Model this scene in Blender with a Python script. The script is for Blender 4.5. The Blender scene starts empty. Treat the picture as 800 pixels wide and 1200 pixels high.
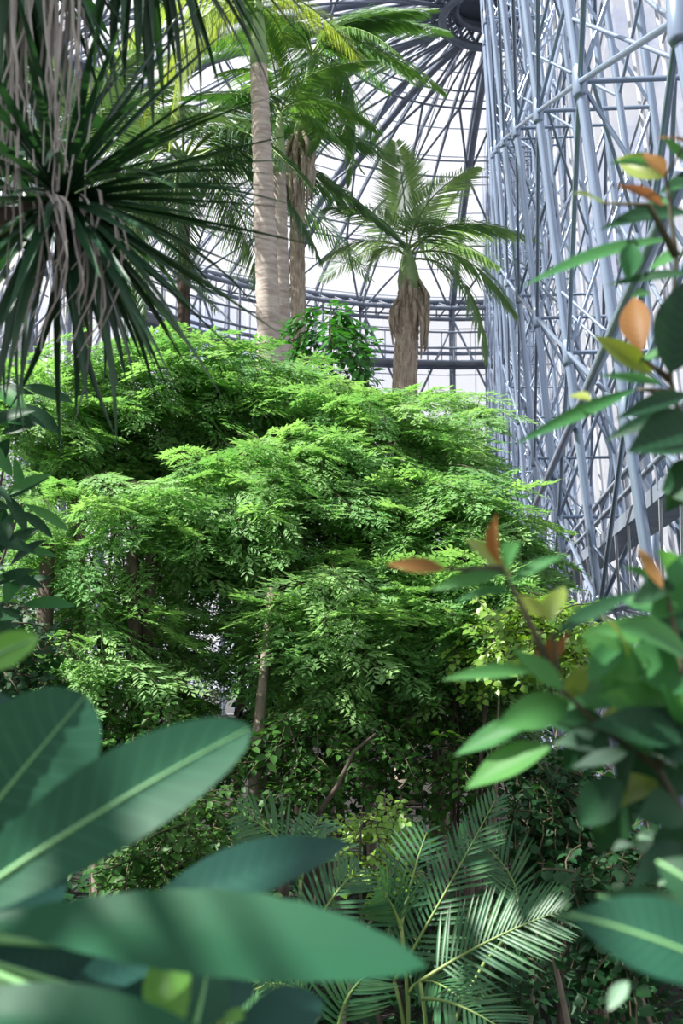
import bpy, bmesh, math, random
from math import sin, cos, pi, radians, atan2, sqrt
from mathutils import Vector, Matrix, Quaternion

# ------------------------------------------------------------------ camera, sky, sun, exposure
SC = bpy.context.scene
COL = SC.collection
V = Vector
F = 1333.0                      # focal length in pixels of the 800x1200 frame
PITCH = radians(7.5)
EYE = 2.4

cam_data = bpy.data.cameras.new('camera')
cam = bpy.data.objects.new('camera', cam_data)
COL.objects.link(cam)
cam.location = (0, 0, EYE)
cam.rotation_euler = (pi / 2 + PITCH, 0, 0)
cam_data.sensor_fit = 'VERTICAL'
cam_data.sensor_height = 36.0
cam_data.sensor_width = 24.0
cam_data.lens = F * 36.0 / 1200.0
cam_data.clip_end = 600
cam_data.dof.use_dof = True
cam_data.dof.focus_distance = 9.0
cam_data.dof.aperture_fstop = 4.5
SC.camera = cam

world = bpy.data.worlds.new('sky')
SC.world = world
world.use_nodes = True
wt = world.node_tree
wt.nodes.clear()
w_out = wt.nodes.new('ShaderNodeOutputWorld')
w_bg = wt.nodes.new('ShaderNodeBackground')
w_tc = wt.nodes.new('ShaderNodeTexCoord')
w_no = wt.nodes.new('ShaderNodeTexNoise')
w_no.inputs['Scale'].default_value = 3.2
w_no.inputs['Detail'].default_value = 7
w_no.inputs['Roughness'].default_value = 0.55
w_rp = wt.nodes.new('ShaderNodeValToRGB')
w_rp.color_ramp.elements[0].position = 0.31
w_rp.color_ramp.elements[0].color = (0.24, 0.42, 0.90, 1)
w_rp.color_ramp.elements[1].position = 0.43
w_rp.color_ramp.elements[1].color = (0.94, 0.955, 1.0, 1)
w_bg.inputs['Strength'].default_value = 1.05
wt.links.new(w_tc.outputs['Generated'], w_no.inputs['Vector'])
wt.links.new(w_no.outputs['Fac'], w_rp.inputs['Fac'])
wt.links.new(w_rp.outputs['Color'], w_bg.inputs['Color'])
wt.links.new(w_bg.outputs['Background'], w_out.inputs['Surface'])

sun_data = bpy.data.lights.new('sun', 'SUN')
sun_data.energy = 11.0
sun_data.angle = radians(0.6)
sun_data.color = (1.0, 0.97, 0.91)
sun = bpy.data.objects.new('sun', sun_data)
COL.objects.link(sun)
SUN_DIR = V((-0.74, -0.10, 0.90)).normalized()       # towards the sun
sun.rotation_euler = SUN_DIR.to_track_quat('Z', 'Y').to_euler()
sun.location = (-30, -4, 36)

SC.view_settings.view_transform = 'Standard'
SC.view_settings.look = 'None'
SC.view_settings.gamma = 1.0
SC.view_settings.use_curve_mapping = False
SC.view_settings.exposure = 0.0
SC.cycles.max_bounces = 7
SC.cycles.diffuse_bounces = 3
SC.cycles.glossy_bounces = 2
SC.cycles.transmission_bounces = 4
SC.cycles.transparent_max_bounces = 12
SC.cycles.caustics_reflective = False
SC.cycles.caustics_refractive = False
SC.cycles.use_denoising = True

# ------------------------------------------------------------------ helpers
def P(px, py, Y):
    """world point seen at frame position (px, py) standing at distance Y"""
    x = (px - 400.0) / F
    y = (600.0 - py) / F
    d = V((x, cos(PITCH) - y * sin(PITCH), sin(PITCH) + y * cos(PITCH)))
    d *= Y / d.y
    return V((d.x, d.y, d.z + EYE))

def new_mat(name):
    m = bpy.data.materials.new(name)
    m.use_nodes = True
    nt = m.node_tree
    nt.nodes.clear()
    out = nt.nodes.new('ShaderNodeOutputMaterial')
    return m, nt, out

def nd(nt, t, **kw):
    n = nt.nodes.new(t)
    for k, v in kw.items():
        if k in n.inputs:
            n.inputs[k].default_value = v
        else:
            setattr(n, k, v)
    return n

def mixc(nt, fac, a, b):
    m = nt.nodes.new('ShaderNodeMix')
    m.data_type = 'RGBA'
    for i, s in ((0, fac), (6, a), (7, b)):
        if hasattr(s, 'is_output') or hasattr(s, 'links'):
            nt.links.new(s, m.inputs[i])
        else:
            m.inputs[i].default_value = s if i == 0 else (*s, 1)
    return m.outputs[2]

def math_n(nt, op, a, b=None):
    m = nt.nodes.new('ShaderNodeMath')
    m.operation = op
    for i, s in enumerate((a, b)):
        if s is None:
            continue
        if hasattr(s, 'links'):
            nt.links.new(s, m.inputs[i])
        else:
            m.inputs[i].default_value = s
    return m.outputs[0]

def leaf_mat(name, a, b, trans=0.35, rough=0.42, veins=0, vein_col=None, noise=6.0, spec=0.5, tint=(1.15, 1.1, 0.5)):
    """leaf: two greens mixed per piece and by noise, light shines through the blade"""
    m, nt, out = new_mat(name)
    oi = nd(nt, 'ShaderNodeObjectInfo')
    tc = nd(nt, 'ShaderNodeTexCoord')
    no = nd(nt, 'ShaderNodeTexNoise', Scale=noise, Detail=3.0)
    nt.links.new(tc.outputs['Object'], no.inputs['Vector'])
    f = math_n(nt, 'MULTIPLY_ADD', no.outputs['Fac'], 0.9)
    f.node.inputs[2].default_value = -0.25
    f = math_n(nt, 'ADD', f, math_n(nt, 'MULTIPLY', oi.outputs['Random'], 0.6))
    f.node.use_clamp = True
    c = mixc(nt, f, a, b)
    if veins:
        uv = nd(nt, 'ShaderNodeUVMap')
        sp = nd(nt, 'ShaderNodeSeparateXYZ')
        nt.links.new(uv.outputs['UV'], sp.inputs[0])
        av = math_n(nt, 'ABSOLUTE', math_n(nt, 'SUBTRACT', sp.outputs['Y'], 0.5))
        t = math_n(nt, 'SUBTRACT', math_n(nt, 'MULTIPLY', sp.outputs['X'], float(veins)), math_n(nt, 'MULTIPLY', av, veins * 0.22))
        fr = math_n(nt, 'ABSOLUTE', math_n(nt, 'SUBTRACT', math_n(nt, 'FRACT', t), 0.5))
        mr = nd(nt, 'ShaderNodeMapRange')
        mr.inputs['From Min'].default_value = 0.10
        mr.inputs['From Max'].default_value = 0.0
        nt.links.new(fr, mr.inputs['Value'])
        fade = math_n(nt, 'MULTIPLY', mr.outputs[0], math_n(nt, 'SUBTRACT', 0.75, av))
        c = mixc(nt, fade, c, vein_col or b)
    pr = nd(nt, 'ShaderNodeBsdfPrincipled', Roughness=rough)
    pr.inputs['Specular IOR Level'].default_value = spec
    nt.links.new(c, pr.inputs['Base Color'])
    tr = nd(nt, 'ShaderNodeBsdfTranslucent')
    mu = nt.nodes.new('ShaderNodeMix'); mu.data_type = 'RGBA'; mu.blend_type = 'MULTIPLY'
    mu.inputs[0].default_value = 1.0
    nt.links.new(c, mu.inputs[6]); mu.inputs[7].default_value = (*tint, 1)
    nt.links.new(mu.outputs[2], tr.inputs['Color'])
    mx = nd(nt, 'ShaderNodeMixShader')
    mx.inputs[0].default_value = trans
    nt.links.new(pr.outputs[0], mx.inputs[1]); nt.links.new(tr.outputs[0], mx.inputs[2])
    nt.links.new(mx.outputs[0], out.inputs['Surface'])
    return m

def solid_mat(name, a, b, rough=0.7, metal=0.0, scale=8.0, bump=0.0, stretch=(1, 1, 1)):
    m, nt, out = new_mat(name)
    tc = nd(nt, 'ShaderNodeTexCoord')
    mp = nd(nt, 'ShaderNodeMapping'); mp.inputs['Scale'].default_value = stretch
    no = nd(nt, 'ShaderNodeTexNoise', Scale=scale, Detail=5.0)
    nt.links.new(tc.outputs['Object'], mp.inputs['Vector'])
    nt.links.new(mp.outputs[0], no.inputs['Vector'])
    rp = nd(nt, 'ShaderNodeMapRange')
    rp.inputs['From Min'].default_value = 0.32; rp.inputs['From Max'].default_value = 0.68
    nt.links.new(no.outputs['Fac'], rp.inputs['Value'])
    c = mixc(nt, rp.outputs[0], a, b)
    pr = nd(nt, 'ShaderNodeBsdfPrincipled', Roughness=rough, Metallic=metal)
    nt.links.new(c, pr.inputs['Base Color'])
    if bump:
        bp = nd(nt, 'ShaderNodeBump', Strength=bump)
        bp.inputs['Distance'].default_value = 0.03
        nt.links.new(no.outputs['Fac'], bp.inputs['Height'])
        nt.links.new(bp.outputs[0], pr.inputs['Normal'])
    nt.links.new(pr.outputs[0], out.inputs['Surface'])
    return m

def glass_mat(name, milk=0.06):
    """greenhouse pane: clear sheet with a thin film of condensation that scatters some light"""
    m, nt, out = new_mat(name)
    tp = nd(nt, 'ShaderNodeBsdfTransparent'); tp.inputs[0].default_value = (0.99, 0.99, 1.0, 1)
    tl = nd(nt, 'ShaderNodeBsdfTranslucent'); tl.inputs[0].default_value = (0.93, 0.93, 0.98, 1)
    gl = nd(nt, 'ShaderNodeBsdfGlossy', Roughness=0.05)
    tc = nd(nt, 'ShaderNodeTexCoord')
    no = nd(nt, 'ShaderNodeTexNoise', Scale=0.6, Detail=4.0)
    nt.links.new(tc.outputs['Object'], no.inputs['Vector'])
    k = math_n(nt, 'MULTIPLY', no.outputs['Fac'], milk * 2)
    m1 = nd(nt, 'ShaderNodeMixShader'); nt.links.new(k, m1.inputs[0])
    nt.links.new(tp.outputs[0], m1.inputs[1]); nt.links.new(tl.outputs[0], m1.inputs[2])
    m2 = nd(nt, 'ShaderNodeMixShader')
    fr = nd(nt, 'ShaderNodeFresnel', IOR=1.25)
    fac = math_n(nt, 'MULTIPLY', fr.outputs[0], 0.15)
    nt.links.new(fac, m2.inputs[0])
    nt.links.new(m1.outputs[0], m2.inputs[1]); nt.links.new(gl.outputs[0], m2.inputs[2])
    nt.links.new(m2.outputs[0], out.inputs['Surface'])
    return m

class MB:
    """collects shapes, builds ONE mesh"""
    def __init__(s):
        s.v = []; s.f = []; s.uv = None; s.smooth = True
    def tube(s, pts, rad, n=7, caps=True):
        pts = [V(p) for p in pts]
        if not isinstance(rad, (list, tuple)):
            rad = [rad] * len(pts)
        b0 = len(s.v)
        prev = None
        for i, p in enumerate(pts):
            t = (pts[min(i + 1, len(pts) - 1)] - pts[max(i - 1, 0)])
            t = t.normalized() if t.length > 1e-9 else V((0, 0, 1))
            if prev is None:
                a = t.orthogonal().normalized()
            else:
                a = (prev - t * prev.dot(t))
                a = a.normalized() if a.length > 1e-6 else t.orthogonal().normalized()
            prev = a
            b = t.cross(a)
            for k in range(n):
                q = 2 * pi * k / n
                s.v.append(p + (a * cos(q) + b * sin(q)) * rad[i])
        for i in range(len(pts) - 1):
            for k in range(n):
                k2 = (k + 1) % n
                s.f.append((b0 + i * n + k, b0 + i * n + k2, b0 + (i + 1) * n + k2, b0 + (i + 1) * n + k))
        if caps:
            s.f.append(tuple(b0 + k for k in reversed(range(n))))
            s.f.append(tuple(b0 + (len(pts) - 1) * n + k for k in range(n)))
        return s
    def box(s, c, sx, sy, sz, ax=None):
        b0 = len(s.v)
        X, Y, Z = ax or (V((1, 0, 0)), V((0, 1, 0)), V((0, 0, 1)))
        for k in range(8):
            s.v.append(V(c) + X * (sx / 2 * (1 if k & 1 else -1)) + Y * (sy / 2 * (1 if k & 2 else -1)) + Z * (sz / 2 * (1 if k & 4 else -1)))
        for q in ((0, 2, 3, 1), (4, 5, 7, 6), (0, 1, 5, 4), (2, 6, 7, 3), (0, 4, 6, 2), (1, 3, 7, 5)):
            s.f.append(tuple(b0 + k for k in q))
        return s
    def slab(s, a, b, c, d, n, th):
        """a sheet with four corners and a thickness"""
        b0 = len(s.v)
        for p in (a, b, c, d):
            s.v.append(V(p))
        for p in (a, b, c, d):
            s.v.append(V(p) + n * th)
        s.f += [tuple(b0 + k for k in q) for q in ((0, 1, 2, 3), (7, 6, 5, 4), (0, 4, 5, 1), (1, 5, 6, 2), (2, 6, 7, 3), (3, 7, 4, 0))]
        s.smooth = False
        return s
    def blade(s, base, d, side, up, L, w, droop=0.0, seg=3, fold=0.25):
        """narrow pointed leaf of a few folded quads"""
        b0 = len(s.v)
        prof = [0.35, 1.0, 0.75, 0.0] if seg == 3 else None
        for i in range(seg + 1):
            t = i / seg
            ww = w * (prof[i] if prof else max(0.0, sin(pi * min(1, 0.12 + 0.88 * t)) ** 0.8))
            c = base + d * (L * t) - V((0, 0, 1)) * (droop * L * t * t)
            if i == seg:
                s.v.append(c)
            else:
                s.v += [c - side * ww + up * (ww * fold), c, c + side * ww + up * (ww * fold)]
        for i in range(seg - 1):
            o = b0 + 3 * i
            s.f += [(o, o + 1, o + 4, o + 3), (o + 1, o + 2, o + 5, o + 4)]
        o = b0 + 3 * (seg - 1)
        s.f += [(o, o + 1, o + 3), (o + 1, o + 2, o + 3)]
        return s
    def diamond(s, base, d, side, up, L, w, fold=0.3, wide=0.45):
        b0 = len(s.v)
        m = base + d * (L * wide)
        s.v += [base, m - side * w + up * w * fold, base + d * L, m + side * w + up * w * fold]
        s.f += [(b0, b0 + 2, b0 + 1), (b0, b0 + 3, b0 + 2)]
        return s
    def mesh(s, name, mat, mat2=None, split=None):
        me = bpy.data.meshes.new(name)
        me.from_pydata([tuple(v) for v in s.v], [], s.f)
        me.materials.append(mat)
        if mat2:
            me.materials.append(mat2)
            for p in me.polygons:
                if p.index >= split:
                    p.material_index = 1
        if s.smooth:
            me.polygons.foreach_set('use_smooth', [True] * len(me.polygons))
        if s.uv:
            lay = me.uv_layers.new(name='UVMap')
            for lp in me.loops:
                lay.data[lp.index].uv = s.uv[lp.vertex_index]
        me.update()
        return me
    def build(s, name, mat, parent=None, **kw):
        return put(name, s.mesh(name, mat, **kw), None, parent)

def put(name, mesh, M=None, parent=None):
    """link a mesh; geometry or matrix M is given in world space, the parent Empty is unrotated"""
    o = bpy.data.objects.new(name, mesh)
    COL.objects.link(o)
    M = M or Matrix.Identity(4)
    if parent is not None:
        o.parent = parent
        w = V((0, 0, 0)); q = parent
        while q is not None:
            w += q.location; q = q.parent
        M = Matrix.Translation(-w) @ M
    o.matrix_local = M
    return o

def thing(name, label, cat, loc=(0, 0, 0), group=None):
    o = bpy.data.objects.new(name, None)
    o.empty_display_size = 0.2
    COL.objects.link(o)
    o.location = loc
    o['label'] = label; o['category'] = cat
    if group:
        o['group'] = group
    return o

def struct(name, loc=(0, 0, 0)):
    o = bpy.data.objects.new(name, None)
    COL.objects.link(o)
    o.location = loc
    o['kind'] = 'structure'
    return o

def stuff(o):
    o['kind'] = 'stuff'
    return o

def frame(pos, d, up=V((0, 0, 1)), s=(1, 1, 1)):
    """matrix with local X along d and local Z near up"""
    x = V(d).normalized()
    y = V(up).cross(x)
    y = y.normalized() if y.length > 1e-4 else x.orthogonal().normalized()
    z = x.cross(y)
    R = Matrix((x, y, z)).transposed().to_4x4()
    if not isinstance(s, (tuple, list)):
        s = (s, s, s)
    return Matrix.Translation(pos) @ R @ Matrix.Diagonal((*s, 1))

def rod_matrix(a, b, r):
    a, b = V(a), V(b)
    return frame((a + b) / 2, b - a, V((0, 0, 1)), ((b - a).length, r, r))

def bez(a, b, c, n):
    return [a * (1 - t) ** 2 + b * (2 * t * (1 - t)) + c * t * t for t in [i / n for i in range(n + 1)]]

# ------------------------------------------------------------------ materials
M_steel = solid_mat('painted_steel', (0.25, 0.32, 0.44), (0.33, 0.41, 0.54), rough=0.3, metal=0.5, scale=2)
M_steel_d = solid_mat('dark_steel', (0.17, 0.20, 0.26), (0.25, 0.29, 0.36), rough=0.5, metal=0.2, scale=2)
M_alu = solid_mat('white_aluminium', (0.62, 0.66, 0.74), (0.74, 0.77, 0.84), rough=0.4, metal=0.1, scale=2)
M_glass = glass_mat('misted_glass')
M_soil = solid_mat('dark_soil', (0.006, 0.005, 0.004), (0.018, 0.013, 0.009), rough=0.95, scale=3, bump=0.6)
M_bark_palm = solid_mat('palm_bark', (0.36, 0.29, 0.25), (0.62, 0.54, 0.47), rough=0.85, scale=3.0, bump=0.5, stretch=(1.2, 1.2, 5))
M_bark_dark = solid_mat('dark_bark', (0.045, 0.034, 0.026), (0.14, 0.105, 0.08), rough=0.9, scale=6, bump=0.5, stretch=(3, 3, 1))
M_bark_grey = solid_mat('grey_bark', (0.16, 0.13, 0.10), (0.34, 0.28, 0.23), rough=0.9, scale=6, bump=0.4, stretch=(2, 2, 1))
M_fibre = solid_mat('brown_palm_fibre', (0.30, 0.22, 0.16), (0.62, 0.53, 0.43), rough=0.9, scale=9, bump=0.6, stretch=(3, 3, .6))
M_dead = solid_mat('dry_leaf', (0.34, 0.31, 0.28), (0.58, 0.54, 0.50), rough=0.8, scale=5)
M_shaft = solid_mat('green_crownshaft', (0.20, 0.34, 0.14), (0.34, 0.46, 0.20), rough=0.5, scale=3, stretch=(1, 1, .3))
M_stalk = solid_mat('green_stalk', (0.13, 0.24, 0.06), (0.26, 0.36, 0.10), rough=0.5, scale=6)
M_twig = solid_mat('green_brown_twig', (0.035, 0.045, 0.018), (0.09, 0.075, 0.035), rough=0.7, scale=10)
M_feather = leaf_mat('feathery_leaf', (0.115, 0.31, 0.105), (0.37, 0.59, 0.23), trans=0.48, rough=0.55, spec=.3, tint=(1.0, 1.1, .6))
M_palm = leaf_mat('palm_leaf', (0.045, 0.165, 0.05), (0.16, 0.33, 0.085), trans=0.42, rough=0.4)
M_palm_l = leaf_mat('pale_palm_leaf', (0.20, 0.36, 0.08), (0.46, 0.56, 0.17), trans=0.5, rough=0.4)
M_palm_b = leaf_mat('blue_green_palm_leaf', (0.10, 0.24, 0.14), (0.30, 0.45, 0.26), trans=0.5, rough=0.4)
M_palm_u = leaf_mat('understorey_palm_leaf', (0.025, 0.12, 0.06), (0.09, 0.22, 0.08), trans=0.3, rough=0.36, spec=.35)
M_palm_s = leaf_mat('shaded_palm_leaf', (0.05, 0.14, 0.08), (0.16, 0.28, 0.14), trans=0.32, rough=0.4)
M_strap = leaf_mat('strap_leaf', (0.016, 0.065, 0.038), (0.045, 0.135, 0.055), trans=0.2, rough=0.32)
M_big = leaf_mat('broad_leaf', (0.016, 0.088, 0.058), (0.028, 0.120, 0.062), trans=0.24, rough=0.48, veins=15, vein_col=(0.055, 0.19, 0.11), noise=3, spec=.2)
M_big_d = leaf_mat('broad_leaf_dark', (0.013, 0.062, 0.055), (0.020, 0.085, 0.060), trans=0.12, rough=0.45, veins=15, vein_col=(0.035, 0.12, 0.085), noise=3, spec=.2)
M_big_p = leaf_mat('broad_leaf_plain', (0.018, 0.098, 0.052), (0.032, 0.145, 0.060), trans=0.28, rough=0.45, noise=3, spec=.2)
M_big_y = leaf_mat('broad_leaf_young', (0.10, 0.36, 0.05), (0.20, 0.50, 0.09), trans=0.4, rough=0.4, veins=12, vein_col=(0.3, 0.55, 0.15))
M_rib = solid_mat('pale_midrib', (0.16, 0.40, 0.16), (0.24, 0.50, 0.20), rough=0.45, scale=5)
M_shrub = leaf_mat('shrub_leaf', (0.040, 0.19, 0.08), (0.12, 0.34, 0.09), trans=0.42, rough=0.5, spec=.22, veins=9, vein_col=(0.10, 0.30, 0.10))
M_shrub_d = leaf_mat('shrub_leaf_dark', (0.014, 0.060, 0.032), (0.03, 0.11, 0.040), trans=0.3, rough=0.5, spec=.25, veins=9, vein_col=(0.04, 0.13, 0.06))
M_shrub_y = leaf_mat('shrub_leaf_yellow', (0.20, 0.32, 0.05), (0.34, 0.42, 0.07), trans=0.45, rough=0.4, veins=9, vein_col=(0.4, 0.45, 0.12))
M_shrub_r = leaf_mat('shrub_leaf_red', (0.27, 0.11, 0.05), (0.36, 0.20, 0.06), trans=0.45, rough=0.5, spec=.2, veins=9, vein_col=(0.45, 0.25, 0.10), tint=(1.1, 0.9, 0.6))
M_shrub_p = leaf_mat('shrub_leaf_pale', (0.22, 0.42, 0.26), (0.34, 0.50, 0.36), trans=0.2, rough=0.25, veins=9, vein_col=(0.4, 0.6, 0.4))
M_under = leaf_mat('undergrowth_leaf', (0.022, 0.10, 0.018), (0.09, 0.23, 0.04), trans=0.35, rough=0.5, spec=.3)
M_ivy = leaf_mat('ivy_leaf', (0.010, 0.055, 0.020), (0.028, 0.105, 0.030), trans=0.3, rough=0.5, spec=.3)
M_lime = leaf_mat('lime_leaf', (0.13, 0.34, 0.04), (0.32, 0.48, 0.08), trans=0.42, rough=0.42)
M_deep = leaf_mat('deep_green_leaf', (0.030, 0.17, 0.025), (0.07, 0.28, 0.04), trans=0.35, rough=0.36)

# ------------------------------------------------------------------ setting: ground
random.seed(1)
g = MB(); N = 60
for j in range(N + 1):
    for i in range(N + 1):
        x = -60 + 120 * i / N; y = -20 + 120 * j / N
        g.v.append(V((x, y, -0.03 + 0.06 * sin(x * 1.3) * cos(y * .9) + random.uniform(-.04, .04))))
for j in range(N):
    for i in range(N):
        a = j * (N + 1) + i
        g.f.append((a, a + 1, a + N + 2, a + N + 1))
fl = g.build('floor', M_soil); fl['kind'] = 'structure'

unit_rod = MB().tube([(-.5, 0, 0), (.5, 0, 0)], 1.0, 8).mesh('rod', M_steel)
unit_rod_d = MB().tube([(-.5, 0, 0), (.5, 0, 0)], 1.0, 6).mesh('rod_dark', M_steel_d)
unit_rod_w = MB().tube([(-.5, 0, 0), (.5, 0, 0)], 1.0, 6).mesh('rod_white', M_alu)

# ------------------------------------------------------------------ setting: right wall, a double layer steel lattice with glass outside
wr = struct('wall_right')
ZTOP = 27.0
def W(y, z, off=0.0):
    k = min(1.0, max(0.0, (y - 8) / 34))
    lean = 0.110 - 0.108 * k
    return V((1.7 + 0.10 * y - lean * (z - EYE) + off, y - 0.08 * off, z))
BAY = 3.5; TIER = 3.0; OUT = 1.35
cols_y = [6.0 + BAY * i for i in range(15)]
far = MB()
def wall_rod(name, a, b, r, y, mesh=unit_rod):
    if y > 27:
        far.tube([a, b], r, 6)
    else:
        put(name, mesh, rod_matrix(a, b, r), wr)
levels = [0.0 + TIER * k for k in range(10)]
for i, y in enumerate(cols_y):
    rr = 0.052
    put('column', unit_rod, rod_matrix(W(y, 0), W(y, ZTOP), rr), wr)
    put('outer_column', unit_rod, rod_matrix(W(y, 0, OUT), W(y, ZTOP, OUT), 0.055), wr)
    for k, z in enumerate(levels):
        zz = z + 1.5 * (i % 2)
        if zz > ZTOP: continue
        wall_rod('strut', W(y, zz), W(y, zz, OUT), 0.027, y)
        if zz + TIER <= ZTOP:
            wall_rod('web_brace', W(y, zz + TIER if k % 2 else zz), W(y, zz if k % 2 else zz + TIER, OUT), 0.023, y)
        if i + 1 < len(cols_y):
            y2 = cols_y[i + 1]
            for rise in (1.5, -1.5):
                if 0 <= zz + rise <= ZTOP:
                    wall_rod('brace', W(y, zz), W(y2, zz + rise), 0.026, y)
                if 0 <= zz + 2 * rise <= ZTOP and k % 2 == (rise < 0):
                    wall_rod('outer_brace', W(y, zz, OUT), W(y2, zz + 2 * rise, OUT), 0.03, y)
            if k % 3 == 0 and zz + TIER * 1.5 < ZTOP:
                wall_rod('cross_brace', W(y, zz, 0.05), W(y2, zz + TIER * 1.5, OUT), 0.030, y)
        # tie from column to the next outer column
        if i > 0 and k % 2 == 1:
            wall_rod('cross_brace', W(y, zz, 0), W(cols_y[i - 1], min(ZTOP, zz + TIER), OUT), 0.027, y)
# lighter secondary posts half way between, with their own diagonals
for i, y in enumerate(cols_y[:-1]):
    ym = y + BAY / 2
    put('slim_post', unit_rod, rod_matrix(W(ym, 0, .65), W(ym, ZTOP, .65), 0.038), wr)
    for k in range(9):
        z = TIER * k + (0.75 if i % 2 else 2.1)
        if z + TIER > ZTOP: continue
        wall_rod('slim_brace', W(ym, z, .65), W(y, z + TIER * .5, 0), .02, y)
        wall_rod('slim_brace', W(ym, z, .65), W(cols_y[i + 1], z + TIER * .5, OUT), .02, y)
        wall_rod('slim_brace', W(ym, z + TIER * .5, .65), W(cols_y[i + 1], z + TIER, 0), .02, y)
        wall_rod('slim_brace', W(ym, z + TIER * .5, .65), W(y, z + TIER * 1.2, OUT), .02, y)
# long handrail pipe and ring pipes along the wall
put('rail_pipe', unit_rod, rod_matrix(W(6, 5.1, -0.10), W(34, 5.1, -0.10), 0.055), wr)
# mullions and panes
MS = BAY / 2
my = [6.0 + MS * i for i in range(int(49.0 / MS) + 1)]
bars = MB()
PZ = 2.45
rows = [0.0 + PZ * k for k in range(12)]
farp = MB(); npane = 0
for i, y in enumerate(my):
    put('mullion', unit_rod_w, rod_matrix(W(y, 0, OUT + .22), W(y, ZTOP, OUT + .22), 0.045), wr)
    if i + 1 < len(my):
        y2 = my[i + 1]
        for z in rows:
            if z >= ZTOP: continue
            z2 = min(z + PZ, ZTOP)
            a = [W(y + .03, z + .02, OUT + .24), W(y2 - .03, z + .02, OUT + .24), W(y2 - .03, z2 - .02, OUT + .24), W(y + .03, z2 - .02, OUT + .24)]
            if y < 30 and npane < 290:
                MB().slab(*a, V((1, 0, 0)), .012).build('pane', M_glass, wr); npane += 1
            else:
                farp.slab(*a, V((1, 0, 0)), .012)
for z in rows[1:]:
    put('glazing_bar', unit_rod_w, rod_matrix(W(6, z, OUT + .22), W(55, z, OUT + .22), 0.022), wr)
stuff(far.build('far_lattice', M_steel, wr))
stuff(farp.build('far_panes', M_glass, wr))
for y in cols_y[:7]:
    for k in range(9):
        z = levels[k] + (0 if cols_y.index(y) % 2 == 0 else 1.5)
        p = W(y, z)
        MB().tube([p - V((0, 0, .16)), p - V((0, 0, .12)), p + V((0, 0, .12)), p + V((0, 0, .16))], [.052, .07, .07, .052], 10).build('joint', M_steel, wr)

# ------------------------------------------------------------------ setting: back dome (ceiling) on a round glass wall
DC = V((5.6, 38.0, 0)); RING_R, EAVE_R = 2.0, 18.0
Z_RING, Z_EAVE = 26.1, 20.6
def dome(az, r, drop=0.0):
    t = max(0.0, (r - RING_R) / (EAVE_R - RING_R))
    z = Z_EAVE + (Z_RING - Z_EAVE) * (1 - t ** 1.7) - drop
    return V((DC.x - sin(az) * r, DC.y + cos(az) * r, z))
def drum(az, z, inset=0.0):
    r = EAVE_R - inset
    return V((DC.x - sin(az) * r, DC.y + cos(az) * r, z))
ce = struct('ceiling'); wb = struct('wall_back')
STEP = radians(7.5)
azs = [radians(-7.5) + STEP * i for i in range(20)]
rr_ = [RING_R + (EAVE_R - RING_R) * k / 4 for k in range(5)]
for i, az in enumerate(azs):
    heavy = (i % 4 == 1)
    m = MB()
    pts = [dome(az, RING_R + (EAVE_R - RING_R) * k / 8) for k in range(9)]
    ptl = [dome(az, RING_R + (EAVE_R - RING_R) * k / 8, 0.75) for k in range(9)]
    m.tube(pts, 0.16 if heavy else 0.06, 8)
    if i % 2:
        m.tube(ptl, 0.15 if heavy else 0.05, 8)
        for k in range(8):
            m.tube([pts[k], ptl[k + 1]], 0.022, 5)
    m.build('rib', M_steel_d, ce)
    if i + 1 < len(azs):
        a2 = azs[i + 1]
        for k in range(5):
            put('purlin', unit_rod_d, rod_matrix(dome(az, rr_[k], .75), dome(a2, rr_[k], .75), 0.05), ce)
            if k in (1, 2, 3):
                put('purlin', unit_rod_d, rod_matrix(dome(az, rr_[k]), dome(a2, rr_[k]), 0.045), ce)
        for k in range(4):
            p, q = (dome(az, rr_[k], .75), dome(a2, rr_[k + 1], .75)) if (i + k) % 2 else (dome(a2, rr_[k], .75), dome(az, rr_[k + 1], .75))
            put('brace', unit_rod_d, rod_matrix(p, q, 0.055), ce)
        for k in range(10):
            r1 = RING_R + (EAVE_R - RING_R) * k / 10 + .03; r2 = RING_R + (EAVE_R - RING_R) * (k + 1) / 10 - .03
            e = 0.04 / max(r1, 2)
            a = [dome(az + e, r1, -.2), dome(a2 - e, r1, -.2), dome(a2 - e, r2, -.2), dome(az + e, r2, -.2)]
            MB().slab(*a, V((0, 0, 1)), .012).build('pane', M_glass, ce)
gb = MB()
for k in range(11):
    r1 = RING_R + (EAVE_R - RING_R) * k / 10
    gb.tube([dome(a, r1, -.2) for a in azs], 0.035, 5)
for az in azs:
    gb.tube([dome(az, RING_R + (EAVE_R - RING_R) * k / 8, -.2) for k in range(9)], 0.05, 5)
gb.build('glazing_bars', M_alu, ce)
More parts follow.
